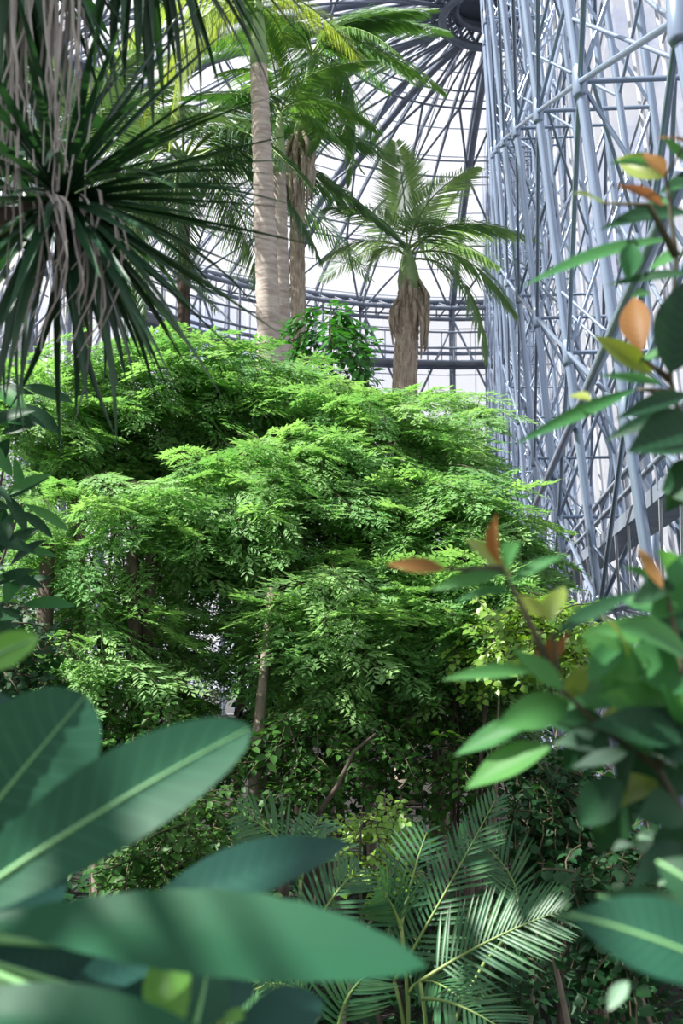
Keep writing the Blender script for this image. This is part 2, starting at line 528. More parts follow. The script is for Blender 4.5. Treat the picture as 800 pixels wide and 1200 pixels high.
# crown ring: two hoops joined by posts and a walkway plate
cr = MB()
full = [2 * pi * k / 32 for k in range(33)]
for r, z, w in ((2.0, 26.1, .16), (2.0, 25.2, .16), (1.5, 25.6, .11), (2.35, 25.4, .10)):
    cr.tube([V((DC.x - sin(a) * r, DC.y + cos(a) * r, z)) for a in full], w, 8, caps=False)
for k in range(24):
    a = 2 * pi * k / 24
    p = V((DC.x - sin(a) * 2.0, DC.y + cos(a) * 2.0, 25.2)); q = V((DC.x - sin(a + .26) * 2.0, DC.y + cos(a + .26) * 2.0, 26.1))
    cr.tube([p, q], .06, 6)
    cr.tube([V((DC.x - sin(a) * 2.35, DC.y + cos(a) * 2.35, 25.4)), V((DC.x - sin(a) * 1.5, DC.y + cos(a) * 1.5, 25.6))], .05, 5)
cr.build('crown_ring', M_steel_d, ce)
lid = MB()
for k in range(24):
    a, b = 2 * pi * k / 24, 2 * pi * (k + 1) / 24
    lid.v += [V((DC.x, DC.y, 26.4)), V((DC.x - sin(a) * 2, DC.y + cos(a) * 2, 26.22)), V((DC.x - sin(b) * 2, DC.y + cos(b) * 2, 26.22))]
    lid.f.append((3 * k, 3 * k + 1, 3 * k + 2))
lid.build('ring_lid', M_steel_d, ce)
# drum wall
zr = [0, 2.4, 4.8, 7.2, 9.6, 12.0, 14.4, 16.8, 19.2, 20.6]
for i, az in enumerate(azs):
    put('column', unit_rod_d, rod_matrix(drum(az, 0), drum(az, Z_EAVE), 0.17 if i % 4 == 1 else .065), wb)
    put('column', unit_rod_d, rod_matrix(drum(az, 0, 1.0), drum(az, Z_EAVE - .7, 1.0), 0.06), wb)
    for k in range(0, 9, 2):
        put('strut', unit_rod_d, rod_matrix(drum(az, zr[k] + .3), drum(az, zr[k] + 1.5, 1.0), 0.035), wb)
    if i + 1 < len(azs):
        a2 = azs[i + 1]
        for k in range(9):
            e = .04 / 16
            a = [drum(az + e, zr[k] + .03, -.25), drum(a2 - e, zr[k] + .03, -.25), drum(a2 - e, zr[k + 1] - .03, -.25), drum(az + e, zr[k + 1] - .03, -.25)]
            n = V((-sin(az), cos(az), 0))
            MB().slab(*a, n, .012).build('pane', M_glass, wb)
        for k in range(0, 8, 2):
            p, q = (drum(az, zr[k], 1.0), drum(a2, zr[k + 2], 1.0)) if (i + k // 2) % 2 else (drum(a2, zr[k], 1.0), drum(az, zr[k + 2], 1.0))
            put('brace', unit_rod_d, rod_matrix(p, q, 0.06), wb)
gb = MB()
for z in zr:
    gb.tube([drum(a, z, -.25) for a in azs], .035, 5)
for a in azs:
    gb.tube([drum(a, 0, -.25), drum(a, Z_EAVE, -.25)], .05, 5)
    gb.tube([drum(a + STEP / 2, 0, -.25), drum(a + STEP / 2, Z_EAVE, -.25)], .025, 5)
gb.build('glazing_bars', M_alu, wb)
for z, r, w in ((Z_EAVE - .1, 0.1, .14), (Z_EAVE - 1.0, .1, .10), (Z_EAVE - .7, 1.0, .12), (17.6, .9, .10), (16.9, .9, .12), (17.6, 1.9, .06), (18.4, 1.9, .05), (11.8, .4, .09)):
    MB().tube([drum(a, z, r) for a in azs], w, 8).build('ring_beam', M_steel_d, wb)
wk = MB()
for i in range(len(azs) - 1):
    a, b = azs[i], azs[i + 1]
    wk.slab(drum(a, 16.9, .9), drum(b, 16.9, .9), drum(b, 16.9, 1.95), drum(a, 16.9, 1.95), V((0, 0, 1)), .08)
wk.build('ring_walkway', M_steel_d, wb)
tw = MB()
for i in range(len(azs) - 1):
    for s in range(3):
        a = azs[i] + STEP * s / 3; b = a + STEP / 3
        tw.tube([drum(a, Z_EAVE - .1, .1), drum(b, Z_EAVE - 1.0, .1)], .04, 5)
        tw.tube([drum(a, Z_EAVE - 1.0, .1), drum(a, Z_EAVE - .1, .1)], .04, 5)
        tw.tube([drum(a, Z_EAVE - .7, 1.0), drum(b, Z_EAVE - .1, .1)], .035, 5)
        tw.tube([drum(a, 16.9, 1.9), drum(a, 18.4, 1.9)], .025, 5)
stuff(tw.build('ring_lacing', M_steel_d, wb))

# ------------------------------------------------------------------ catwalk along the right wall
cw = thing('catwalk', 'dark steel catwalk with rails running along the lattice glass wall', 'catwalk', W(16, 3.75, -.4))
ya, yb = 6.5, 34.0
for off, z, r in ((.12, 4.20, .035), (.12, 4.02, .03), (.75, 4.20, .035), (.75, 4.02, .025)):
    put('rail', unit_rod_d, rod_matrix(W(ya, z, off), W(yb, z, off), r), cw)
MB().slab(W(ya, 3.72, .10), W(yb, 3.72, .10), W(yb, 3.72, .50), W(ya, 3.72, .50), V((0, 0, 1)), .14).build('deck', M_steel_d, cw)
put('edge_beam', unit_rod, rod_matrix(W(ya, 3.0, .2), W(yb, 3.0, .2), .04), cw)
put('edge_beam', unit_rod, rod_matrix(W(ya, 2.7, .9), W(yb, 2.7, .9), .04), cw)
y = ya
while y < yb:
    put('post', unit_rod_d, rod_matrix(W(y, 3.8, .12), W(y, 4.2, .12), .018), cw)
    put('hanger', unit_rod_w, rod_matrix(W(y, 3.72, .12), W(y + .9, 3.0, .2), .016), cw)
    put('hanger', unit_rod_w, rod_matrix(W(y + .9, 3.72, .75), W(y, 2.7, .9), .016), cw)
    put('hanger', unit_rod_w, rod_matrix(W(y, 3.0, .2), W(y + .6, 2.7, .9), .016), cw)
    put('hanger', unit_rod_w, rod_matrix(W(y + .9, 3.0, .2), W(y + .3, 2.7, .9), .016), cw)
    y += 0.9

# ------------------------------------------------------------------ plant pieces
def spray_mesh(seed, L=0.80, n=19, leaf=0.21, leaflet=.078, lw=.0135, pairs=4, mat=None, droop=.42):
    """an arching twig carrying compound leaves of narrow leaflets"""
    rnd = random.Random(seed)
    m = MB(); up = V((0, 0, 1))
    tw = [V((L * t, .03 * sin(3 * t + seed), L * (.22 * t - droop * t * t))) for t in [k / 6 for k in range(7)]]
    m.tube(tw, [.004 - .0004 * k for k in range(7)], 4, caps=False)
    split = len(m.f)
    lf = MB(); lf.v = m.v; lf.f = []
    for k in range(n):
        t = .10 + .9 * k / (n - 1)
        i = min(5, int(t * 6)); q = t * 6 - i
        p = tw[i].lerp(tw[i + 1], q)
        sgn = 1 if k % 2 else -1
        ang = sgn * rnd.uniform(.5, 1.15) * (1 - .6 * (t > .92))
        dr = rnd.uniform(.0, .45)
        d = V((cos(ang), sin(ang), -dr + .15)).normalized()
        ll = leaf * rnd.uniform(.75, 1.15) * (1 - .25 * t)
        side = up.cross(d).normalized(); nn = d.cross(side)
        for j in range(pairs + 1):
            tt = .25 + .75 * j / pairs
            c = p + d * (ll * tt) - up * (.20 * ll * tt * tt)
            if j == pairs:
                dirs = [d]
            else:
                dirs = [(d * .75 + side * s * .8 - up * rnd.uniform(.0, .32)).normalized() for s in (-1, 1)]
            for dd in dirs:
                sd = up.cross(dd).normalized()
                sd = (sd + up * rnd.uniform(-.3, .3)).normalized()
                m.diamond(c, dd, sd, dd.cross(sd), leaflet * rnd.uniform(.8, 1.2), lw * rnd.uniform(.85, 1.2), fold=.35)
    return m.mesh('leafy_branch', M_twig, mat2=mat, split=split)

def twig_mesh(seed, L=.45, n=14, leaf=.075, lw=.022, mat=None, wide=.45, droop=.35, r=.004):
    """a twig of simple leaves"""
    rnd = random.Random(seed)
    m = MB(); up = V((0, 0, 1))
    tw = [V((L * t, .04 * sin(4 * t + seed), L * (.25 * t - droop * t * t))) for t in [k / 5 for k in range(6)]]
    m.tube(tw, r, 4, caps=False)
    split = len(m.f)
    for k in range(n):
        t = .08 + .92 * k / (n - 1)
        i = min(4, int(t * 5)); p = tw[i].lerp(tw[i + 1], t * 5 - i)
        ang = (1 if k % 2 else -1) * rnd.uniform(.4, 1.4)
        d = V((cos(ang), sin(ang), rnd.uniform(-.8, .35))).normalized()
        sd = (up.cross(d) + up * rnd.uniform(-.5, .5)).normalized()
        sd = (sd - d * sd.dot(d)).normalized()
        nn = d.cross(sd)
        s = rnd.uniform(.7, 1.2); a = leaf * s; w = lw * s
        b0 = len(m.v)
        for tt, ww in ((0, .1), (.3, .9), (.62, .85)):
            c = p + d * (a * (.15 + .85 * tt)) - up * (.12 * a * tt * tt)
            m.v += [c - sd * w * ww + nn * w * ww * .25, c, c + sd * w * ww + nn * w * ww * .25]
        m.v.append(p + d * a - up * .12 * a)
        for q in (0, 1):
            o = b0 + 3 * q
            m.f += [(o, o + 1, o + 4, o + 3), (o + 1, o + 2, o + 5, o + 4)]
        o = b0 + 6
        m.f += [(o, o + 1, o + 3), (o + 1, o + 2, o + 3)]
    return m.mesh('leafy_twig', M_twig, mat2=mat, split=split)

def frond_mesh(seed, L, n, ll, lw, arch, droop, vee=.3, mat=None, ragged=.15):
    """feather palm frond along +X: arching midrib, two rows of leaflets that hang"""
    rnd = random.Random(seed); up = V((0, 0, 1))
    m = MB()
    K = 10
    rc = [V((L * t * (1 - .18 * arch * t), 0, L * (.30 * t - arch * t * t))) for t in [k / K for k in range(K + 1)]]
    m.tube(rc, [.022 * L / 2 * (1 - .85 * k / K) for k in range(K + 1)], 5, caps=False)
    split = len(m.f)
    for k in range(n):
        t = .16 + .83 * k / (n - 1)
        i = min(K - 1, int(t * K)); p = rc[i].lerp(rc[i + 1], t * K - i)
        tg = (rc[i + 1] - rc[i]).normalized()
        sz = ll * (sin(pi * min(1, .18 + .80 * t)) ** .6) * (1 - .25 * t)
        for s in (-1, 1):
            if rnd.random() < .04: continue
            fw = .35 + .75 * t
            d = (tg * fw + V((0, s, 0)) + up * (vee + rnd.uniform(-ragged, ragged))).normalized()
            side = d.cross(V((0, 0, 1))).normalized()
            m.blade(p, d, side, side.cross(d), sz * rnd.uniform(.85, 1.1), lw, droop=droop * rnd.uniform(.6, 1.25), seg=3)
    return m.mesh('frond', M_stalk, mat2=mat, split=split)

def leaf_mesh(B, T, w, N, arch=.06, fold=.12, shape='obovate', mat=None, nu=18, nv=6, curl=0.0, ripple=0.0):
    """one broad leaf from its base B to its tip T"""
    B, T = V(B), V(T)
    ax = T - B; L = ax.length; ax = ax / L
    N = V(N); N = (N - ax * N.dot(ax)).normalized()
    side = ax.cross(N)
    m = MB(); m.uv = []
    mid = []
    for i in range(nu + 1):
        u = i / nu
        if shape == 'obovate':
            hw = (sin(pi * u ** 1.35) ** .72) * .98 + .02
        elif shape == 'blunt':
            hw = (sin(pi * (.06 + .94 * u) ** 1.45) ** .50) * .98 + .01 if u < 1 else .10
        elif shape == 'lance':
            hw = (sin(pi * u ** .82) ** 1.05) * .98 + .015
        else:
            hw = (sin(pi * u) ** .85) * .98 + .02
        c = B + ax * (u * L) + N * (arch * L * (4 * u * (1 - u))) - N * (curl * L * u * u)
        mid.append(c)
        for j in range(nv + 1):
            v = -1 + 2 * j / nv
            rp = ripple * w * sin((u - .11 * abs(v)) * 15 * 2 * pi) * min(1, abs(v) * 3)
            m.v.append(c + side * (v * hw * w / 2) + N * (abs(v) ** 1.3 * fold * hw * w + rp))
            m.uv.append((u, (v + 1) / 2))
    for i in range(nu):
        for j in range(nv):
            a = i * (nv + 1) + j
            m.f.append((a, a + 1, a + nv + 2, a + nv + 1))
    return m.mesh('leaf', mat), mid, N

def view_normal(p, tilt_up=.6, tilt_x=0.0):
    d = (V((0, 0, EYE)) - V(p)).normalized()
    return (d + V((tilt_x, 0, tilt_up))).normalized()

SPRAYS = [spray_mesh(10 + k, mat=M_feather) for k in range(6)]
TWIGS = [twig_mesh(30 + k, mat=M_under) for k in range(4)]
IVY = [twig_mesh(40 + k, L=.35, n=12, leaf=.06, lw=.030, mat=M_ivy, droop=.6) for k in range(4)]
LIME = [twig_mesh(50 + k, L=.40, n=14, leaf=.065, lw=.026, mat=M_lime) for k in range(4)]
DEEP = [twig_mesh(60 + k, L=.50, n=22, leaf=.17, lw=.030, mat=M_deep, droop=.7) for k in range(4)]

def bushy(root, meshes, part, c, rx, ry, rz, n, rnd, scale=(.85, 1.25), flow=V((.35, -.5, 0)), shell=.45, tilt=-.1):
    """fill an ellipsoid of foliage round c with leafy pieces that point outwards"""
    for k in range(n):
        while True:
            q = V((rnd.uniform(-1, 1), rnd.uniform(-1, 1), rnd.uniform(-1, 1)))
            if shell < q.length < 1: break
        p = c + V((q.x * rx, q.y * ry, q.z * rz))
        d = V((q.x, q.y, 0)) * .9 + flow + V((rnd.uniform(-.6, .6), rnd.uniform(-.6, .6), 0))
        if d.length < .05: d = V((1, 0, 0))
        d.normalize()
        d.z = tilt + rnd.uniform(-.5, .35) + .25 * q.z
        u = V((rnd.uniform(-.5, .5), rnd.uniform(-.5, .4) - .1, 1))
        s = rnd.uniform(*scale)
        put(part, meshes[rnd.randrange(len(meshes))], frame(p - d * .3 * s, d, u, s), root)

# ------------------------------------------------------------------ feathery trees in the middle
def feathery(label, px, py, Y, rxp, rzp, n, base_px=None, seed=0, ry=1.1, scale=(.72, 1.1), stems=2, flow=V((.35, -.5, 0))):
    rnd = random.Random(seed)
    c = P(px, py, Y); k = Y / F
    bx = P(base_px if base_px is not None else px, 900, Y).x
    root = thing('feathery_tree', label, 'tree', (bx, Y + .2, 0), 'feathery trees in the middle of the glasshouse')
    tops = []
    for s in range(stems):
        m = MB()
        x0 = bx + rnd.uniform(-.25, .25) * s; y0 = Y + .2 + rnd.uniform(-.2, .3) * s
        top = c + V((rnd.uniform(-.4, .4) * rxp * k * s, rnd.uniform(0, .4), rzp * k * .55))
        pts = bez(V((x0, y0, 0)), V((x0 + rnd.uniform(-.2, .2), y0, top.z * .55)), top, 8)
        m.tube(pts, [.055 * (1 - .8 * i / 8) for i in range(9)], 7)
        m.build('stem', M_bark_dark if s else M_bark_grey, root)
        tops.append(pts)
    for b in range(8):
        pts = tops[b % stems]
        p = pts[3 + b % 5]
        a = rnd.uniform(0, 2 * pi)
        e = c + V((cos(a) * rxp * k * .8, sin(a) * ry * .8, rnd.uniform(-.3, .7) * rzp * k))
        MB().tube(bez(p, (p + e) / 2 + V((0, 0, .25)), e, 5), [.02, .017, .014, .011, .008, .005], 5).build('branch', M_bark_dark, root)
    bushy(root, SPRAYS, 'leafy_branch', c, rxp * k, ry, rzp * k, int(n * 1.75), rnd, scale, flow)
    return root

feathery('feathery tree at left edge with bright sunlit top behind hanging strap leaves', 75, 500, 11.2, 95, 95, 110, seed=1)
feathery('bright lime feathery tree crown just left of the tallest palm trunk', 190, 478, 11.6, 115, 85, 140, seed=2)
feathery('feathery tree crown directly below the two pale palm trunks', 305, 490, 11.8, 85, 90, 120, seed=3)
feathery('feathery tree crown sloping down below the shaggy palm with brown fibre', 440, 530, 11.0, 95, 75, 130, seed=4)
feathery('broad shaded feathery tree filling the middle under the palm trunks', 330, 610, 10.2, 145, 105, 190, seed=5, ry=1.2)
feathery('feathery tree on the left middle with gaps of glass behind it', 130, 640, 9.8, 120, 85, 90, seed=6)
feathery('feathery tree right of centre leaning out towards the steel lattice', 520, 640, 10.0, 92, 95, 140, seed=7)
feathery('low feathery tree above the broad foreground leaves at left', 120, 770, 9.2, 130, 60, 62, seed=8, ry=.9)
feathery('low feathery tree in centre above the dark undergrowth', 400, 740, 9.3, 110, 90, 130, seed=9)
feathery('slender feathery sapling standing against the back glass beside the lattice', 530, 500, 12.5, 45, 55, 26, seed=10, ry=.4, stems=1)
feathery('pale feathery bush at right below the lattice wall', 558, 738, 8.8, 68, 75, 80, seed=11, ry=.6)

# dark leafy spire between the palms
rnd = random.Random(77)
c = P(388, 440, 12.6)
root = thing('leafy_spire', 'dark green pointed leafy spire rising left of the shaggy palm', 'tree', (c.x, 12.6, 0))
MB().tube([V((c.x, 12.6, 0)), c, P(386, 370, 12.6)], [.05, .03, .008], 6).build('stem', M_bark_dark, root)
for k in range(120):
    t = k / 119
    h = P(386, 360, 12.6).lerp(P(390, 540, 12.6), t)
    a = rnd.uniform(0, 2 * pi); w = .05 + .62 * t ** .8
    d = V((cos(a), sin(a), -.9 + .9 * (1 - t))).normalized()
    put('leafy_branch', DEEP[k % 4], frame(h + V((cos(a) * w * .4, sin(a) * w * .4, 0)), d, V((0, -.3, 1)), rnd.uniform(.7, 1.05)), root)

# ------------------------------------------------------------------ palms
FR_A = [frond_mesh(k, 2.6, 66, .66, .014, .75 + .25 * (k % 3), .7, .1, M_palm_l) for k in range(3)]
FR_B = [frond_mesh(10 + k, 2.3, 66, .62, .014, .95 + .25 * (k % 3), .8, .0, M_palm) for k in range(3)]
FR_E = [frond_mesh(20 + k, 2.6, 60, .64, .014, .75 + .25 * (k % 3), .75, .1, M_palm_s) for k in range(3)]
FR_D = [frond_mesh(30 + k, 2.3, 60, .85, .015, .6 + .2 * (k % 3), .45, .15, M_palm_b, ragged=.16) for k in range(3)]

def ringed_trunk(pts, r0, r1, n=40, seed=0):
    m = MB(); pl = []; rl = []
    rnd = random.Random(seed)
    for i in range(n + 1):
        t = i / n
        q = t * (len(pts) - 1); k = min(len(pts) - 2, int(q))
        pl.append(pts[k].lerp(pts[k + 1], q - k))
        rl.append((r0 + (r1 - r0) * t) * (1.06 if i % 2 else .97) * rnd.uniform(.985, 1.015))
    m.tube(pl, rl, 12)
    return m

def palm(label, base, path, r0, r1, crown, shaft_len, fronds, dirs, size, seed, skirt=0, trunk_mat=None):
    rnd = random.Random(seed)
    root = thing('feather_palm', label, 'palm', base)
    ringed_trunk([V(base)] + path, r0, r1, seed=seed).build('trunk', trunk_mat or M_bark_palm, root)
    top = path[-1]
    tip = V(crown)
    if shaft_len:
        MB().tube([top - V((0, 0, .05)), top.lerp(tip, .25), top.lerp(tip, .7), tip], [r1 * .95, r1 * 1.05, r1 * .7, r1 * .35], 12).build('crownshaft', M_shaft, root)
    for k, (az, el, s) in enumerate(dirs):
        d = V((sin(az) * cos(el), -cos(az) * cos(el), sin(el)))
        put('frond', fronds[k % len(fronds)], frame(tip - V((0, 0, .1 * (k % 3))), d, V((0, 0, 1)), s * size * rnd.uniform(.92, 1.08)), root)
    for k in range(skirt):
        a = rnd.uniform(0, 2 * pi)
        st = top + V((cos(a) * r1, sin(a) * r1, rnd.uniform(-.3, .2)))
        L = rnd.uniform(.5, 1.1)
        MB().tube([st, st + V((cos(a) * .14, sin(a) * .14, -L * .4)), st + V((cos(a) * .10, sin(a) * .10, -L))], [.03, .05, .012], 5).build('fibre_strand', M_fibre, root)
    return root

def ring_dirs(n, rnd, el0=.1, el1=1.1, size=(.8, 1.1)):
    return [(2 * pi * k / n + rnd.uniform(-.3, .3), rnd.uniform(el0, el1), rnd.uniform(*size)) for k in range(n)]

r1_ = random.Random(5)
palm('tall palm with the thickest pale ringed trunk and green crownshaft', (P(318, 600, 16).x, 16, 0), [P(315, 390, 16), P(309, 220, 16), P(303, 78, 16)], .20, .13,
     P(302, -8, 16), 1, FR_A, ring_dirs(12, r1_, .2, 1.0, (.6, .8)) + [(-1.4, -.1, 1.0), (-1.9, .0, 1.0), (-1.1, -.2, .9)], 1.0, 1)
palm('slimmer ringed palm close behind the tallest trunk', (P(334, 600, 17.5).x, 17.5, 0), [P(331, 390, 17.5), P(329, 300, 17.5), P(327, 205, 17.5)], .15, .11,
     P(327, 130, 17.5), 1, FR_B, ring_dirs(10, r1_, .2, 1.1, (.6, .85)), 1.0, 2)
palm('palm with torn straw skirt below dark drooping fronds beside the slim trunk', (P(352, 600, 18.5).x, 18.5, 0), [P(350, 390, 18.5), P(348, 280, 18.5), P(350, 170, 18.5)], .14, .12,
     P(366, 62, 18.5), 1, FR_B, ring_dirs(15, r1_, .3, 1.2, (.7, .9)) + [(1.2, .7, .85), (1.6, .6, .85), (.8, .5, .8), (1.4, -.5, .75), (1.1, -.9, .8), (1.7, -.8, .85), (.7, -.7, .75), (2.0, -.4, .8), (1.3, -1.1, .7)], 1.0, 3, skirt=26, trunk_mat=M_fibre)
palm('bushy palm at far left behind the spiky strap leaves', (P(95, 600, 17.2).x, 17.2, 0), [P(95, 400, 17.2), P(95, 300, 17.2), P(95, 240, 17.2)], .13, .10,
     P(95, 190, 17.2), 1, FR_E, ring_dirs(16, r1_, -.3, 1.0), 1.0, 6, trunk_mat=M_bark_dark)
palm('shadowy palm behind the strap leaves left of the tallest trunk', (P(215, 600, 19).x, 19, 0), [P(215, 400, 19), P(215, 260, 19)], .13, .10,
     P(215, 185, 19), 1, FR_E, ring_dirs(24, r1_, -.5, 1.0), 1.2, 4, trunk_mat=M_bark_dark)
dd = [(-1.35, .10, .75), (-.9, .75, .8), (-2.2, .7, .75), (-.2, 1.15, .85), (.6, 1.0, .9), (1.0, .65, .95), (1.35, .35, 1.0), (1.55, .0, 1.0), (1.2, -.25, .95), (2.0, .3, .9), (.2, .5, .7), (-.6, .3, .6)]
pd = palm('shaggy short palm with brown fibrous trunk and feathery fan crown', (P(477, 600, 20).x, 20, 0), [P(474, 440, 20), P(477, 390, 20), P(479, 340, 20)], .24, .20,
     P(477, 292, 20), 1, FR_D, dd, 1.0, 5, skirt=30, trunk_mat=M_fibre)

# ------------------------------------------------------------------ strap-leaved tree, upper left
rnd = random.Random(9)
C1 = P(72, 235, 3.0); C2 = P(165, -120, 3.0); C3 = P(20, -90, 2.9)
J = P(-70, 245, 3.1)
st = thing('strap_leaved_tree', 'dark spiky strap-leaved tree hanging in at upper left with grey dry leaves', 'tree', (-2.1, 3.3, 0))
MB().tube([V((-2.1, 3.3, 0)), V((-1.9, 3.25, 1.8)), J + V((-.25, .1, 0)), V((-1.3, 3.2, 4.6)), V((-1.0, 3.1, 5.4))], [.11, .10, .085, .075, .06], 10).build('trunk', M_bark_dark, st)
MB().tube([J + V((-.25, .1, 0)), J, P(20, 262, 3.05), C1], [.06, .052, .045, .035], 9).build('branch', M_bark_dark, st)
MB().tube([V((-1.3, 3.2, 4.6)), (V((-1.3, 3.2, 4.6)) + C2) / 2 + V((0, 0, .1)), C2], [.06, .05, .04], 9).build('branch', M_bark_dark, st)
MB().tube([V((-1.3, 3.2, 4.6)), C3 + V((-.1, 0, .1)), C3], [.06, .05, .04], 9).build('branch', M_bark_dark, st)
def strap(seed, bend):
    m = MB(); S = 9
    for i in range(S + 1):
        t = i / S
        w = .030 * (min(1, .55 + t * 2)) * (1 - t ** 3) + .001
        z = -bend * t * t
        x = t * (1 - .35 * bend * t)
        m.v += [V((x, -w, z + w * .5)), V((x, 0, z)), V((x, w, z + w * .5))]
    for i in range(S):
        o = 3 * i
        m.f += [(o, o + 1, o + 4, o + 3), (o + 1, o + 2, o + 5, o + 4)]
    return m.mesh('strap_leaf', M_strap)
STRAPS = [strap(k, b) for k, b in enumerate((.04, .12, .22, .34))]
for k in range(140):
    z = 1 - 2 * (k + .5) / 140; a = k * 2.39996
    d = V((cos(a) * sqrt(1 - z * z), sin(a) * sqrt(1 - z * z), z)) + V((rnd.uniform(-.22, .22), rnd.uniform(-.22, .22), rnd.uniform(-.22, .22)))
    d = (d + V((.28, 0, -.16))).normalized()
    L = rnd.uniform(.52, .74)
    put('leaf', STRAPS[rnd.choice((0, 0, 1, 1, 2, 3))], frame(C1 + d * .02, d, V((rnd.uniform(-.3, .3), -.4, 1)), (L, .52 * rnd.uniform(.8, 1.1), L)), st)
for cc, n, dn in ((C2, 75, V((.25, 0, -.45))), (C3, 60, V((-.1, 0, -.45)))):
    for k in range(n):
        z = 1 - 2 * (k + .5) / n; a = k * 2.39996 + 1
        d = (V((cos(a) * sqrt(1 - z * z), sin(a) * sqrt(1 - z * z), z)) + dn).normalized()
        L = rnd.uniform(.48, .68)
        put('leaf', STRAPS[rnd.choice((1, 2, 2, 3))], frame(cc + d * .02, d, V((0, -.4, 1)), (L, .52 * rnd.uniform(.8, 1.1), L)), st)
# unseen crowns added overhead, outside the frame, to shade the foreground
ov = MB()
for hx, hy, hz in ((-2.2, 2.1, 4.9), (-2.7, 3.1, 5.5), (-3.4, 2.3, 5.3), (-2.5, .2, 5.0), (-1.2, .4, 4.9), (-3.6, .2, 5.6)):
    h = V((hx, hy, hz)); kk = V((-1.0, 3.1, 5.4))
    ov.tube(bez(kk, (kk + h) / 2 + V((0, 0, .2)), h, 4), [.06, .05, .045, .04, .035], 6)
    for k in range(60):
        z = 1 - 2 * (k + .5) / 60; a = k * 2.39996
        d = V((cos(a) * sqrt(1 - z * z), sin(a) * sqrt(1 - z * z), z * .6)).normalized()
        sd = d.cross(V((0, 0, 1))).normalized()
        ov.blade(h, d, sd, sd.cross(d), rnd.uniform(.7, 1.0), .030, droop=.25, seg=3)
stuff(ov.build('added_shade_crowns', M_strap, st))
# dry grey leaves that hang down
for k in range(62):
    if k < 40:
        x0 = rnd.uniform(-10, 96); y0 = rnd.uniform(-60, 10); ln = rnd.uniform(150, 330)
    else:
        x0 = rnd.uniform(30, 130); y0 = rnd.uniform(215, 265); ln = rnd.uniform(90, 190)
    x1 = x0 + rnd.uniform(-35, 25); Yd = rnd.uniform(2.75, 2.95)
    pts = []
    for i in range(9):
        t = i / 8
        pts.append(P(x0 + (x1 - x0) * t + rnd.uniform(-4, 4) * t + 9 * sin(5 * t + k) * t + (18 * sin(pi * t) if k >= 40 else 0), y0 + ln * t - (10 * sin(pi * min(1, t * 3)) if k >= 40 else 0), Yd - .05 * t))
    m = MB()
    for i, p in enumerate(pts):
        w = .0048 * (1.1 - .75 * i / 8); tw = rnd.uniform(0, 1.0)
        s = V((cos(tw), sin(tw), 0))
        m.v += [p - s * w, p + V((0, .003, 0)), p + s * w]
    for i in range(8):
        o = 3 * i
        m.f += [(o, o + 1, o + 4, o + 3), (o + 1, o + 2, o + 5, o + 4)]
    o = m.build('dry_leaf', M_dead, st)
    if k == 0: o['label'] = 'grey dry hanging leaf'

# ------------------------------------------------------------------ broad-leaved plant, lower left
bl = thing('broad_leaved_plant', 'large glossy broad-leaved plant filling the lower left foreground', 'plant', (-.75, 1.15, 0))
stem_top = P(-130, 1090, 1.2)
MB().tube(bez(V((-.75, 1.15, 0)), V((-.72, 1.15, 1.2)), stem_top, 8), [.028, .027, .026, .025, .024, .023, .022, .02, .018], 9).build('stem', M_bark_grey, bl)
def broad(b, t, w, tilt=.6, tx=0.0, arch=.05, fold=.10, shape='obovate', mat=None, curl=0.0, rib=True, ripple=.012, par=bl):
    B = P(*b); T = P(*t)
    Nn = view_normal((B + T) / 2, tilt, tx)
    me, mid, n2 = leaf_mesh(B, T, w * (b[2] + t[2]) / 2 / F, Nn, arch, fold, shape, mat or M_big, 26, 8, curl, ripple)
    o = put('leaf', me, None, par)
    if rib and mat is not M_big_d:
        q = [p + n2 * .0006 for p in mid]
        k = len(q)
        MB().tube(q, [.0042 * (1 - .85 * i / (k - 1)) for i in range(k)], 6).build('midrib', M_rib, o)
    pk = stem_top
    MB().tube(bez(pk, pk.lerp(B, .6) + V((0, 0, -.01)), B, 4), .005, 6).build('leaf_stalk', M_rib, par)
    return o
broad((-115, 1075, 1.30), (100, 815, 1.42), 150, tilt=.15, arch=.03, mat=M_big, shape='blunt')
broad((-75, 1082, 1.20), (293, 853, 1.22), 112, tilt=.5, arch=.05, mat=M_big, shape='blunt')
broad((-45, 1080, 1.14), (500, 1133, 1.02), 122, tilt=1.1, arch=.03, fold=.06, shape='obovate', mat=M_big_p, rib=False)
broad((150, 1085, 1.35), (412, 987, 1.45), 74, tilt=.9, arch=.05, mat=M_big_d, shape='ellip')
broad((-120, 1190, 1.00), (260, 1222, .95), 90, tilt=1.0, arch=.03, mat=M_big_p, shape='ellip', rib=False)
broad((-80, 1075, 1.34), (80, 1030, 1.42), 90, tilt=.3, mat=M_big_d)
broad((-60, 1150, 1.30), (110, 1120, 1.36), 95, tilt=.2, mat=M_big_d)
broad((60, 1180, 1.25), (250, 1098, 1.40), 78, tilt=.6, mat=M_big_d)
broad((70, 1205, 1.15), (300, 1158, 1.25), 70, tilt=.4, mat=M_big_d)
broad((196, 1105, 1.20), (214, 1200, 1.12), 62, tilt=.1, tx=-.5, arch=.12, mat=M_big_y, rib=False)
broad((222, 1222, 1.14), (244, 1128, 1.22), 62, tilt=.1, tx=.3, mat=M_big)
broad((260, 1225, 1.2), (378, 1172, 1.25), 62, tilt=.3, mat=M_big_d)
broad((-40, 850, 1.35), (13, 818, 1.4), 30, tilt=.2, mat=M_big_d)
broad((250, 1200, 1.2), (290, 1186, 1.22), 16, tilt=.2, mat=M_big_y, rib=False)

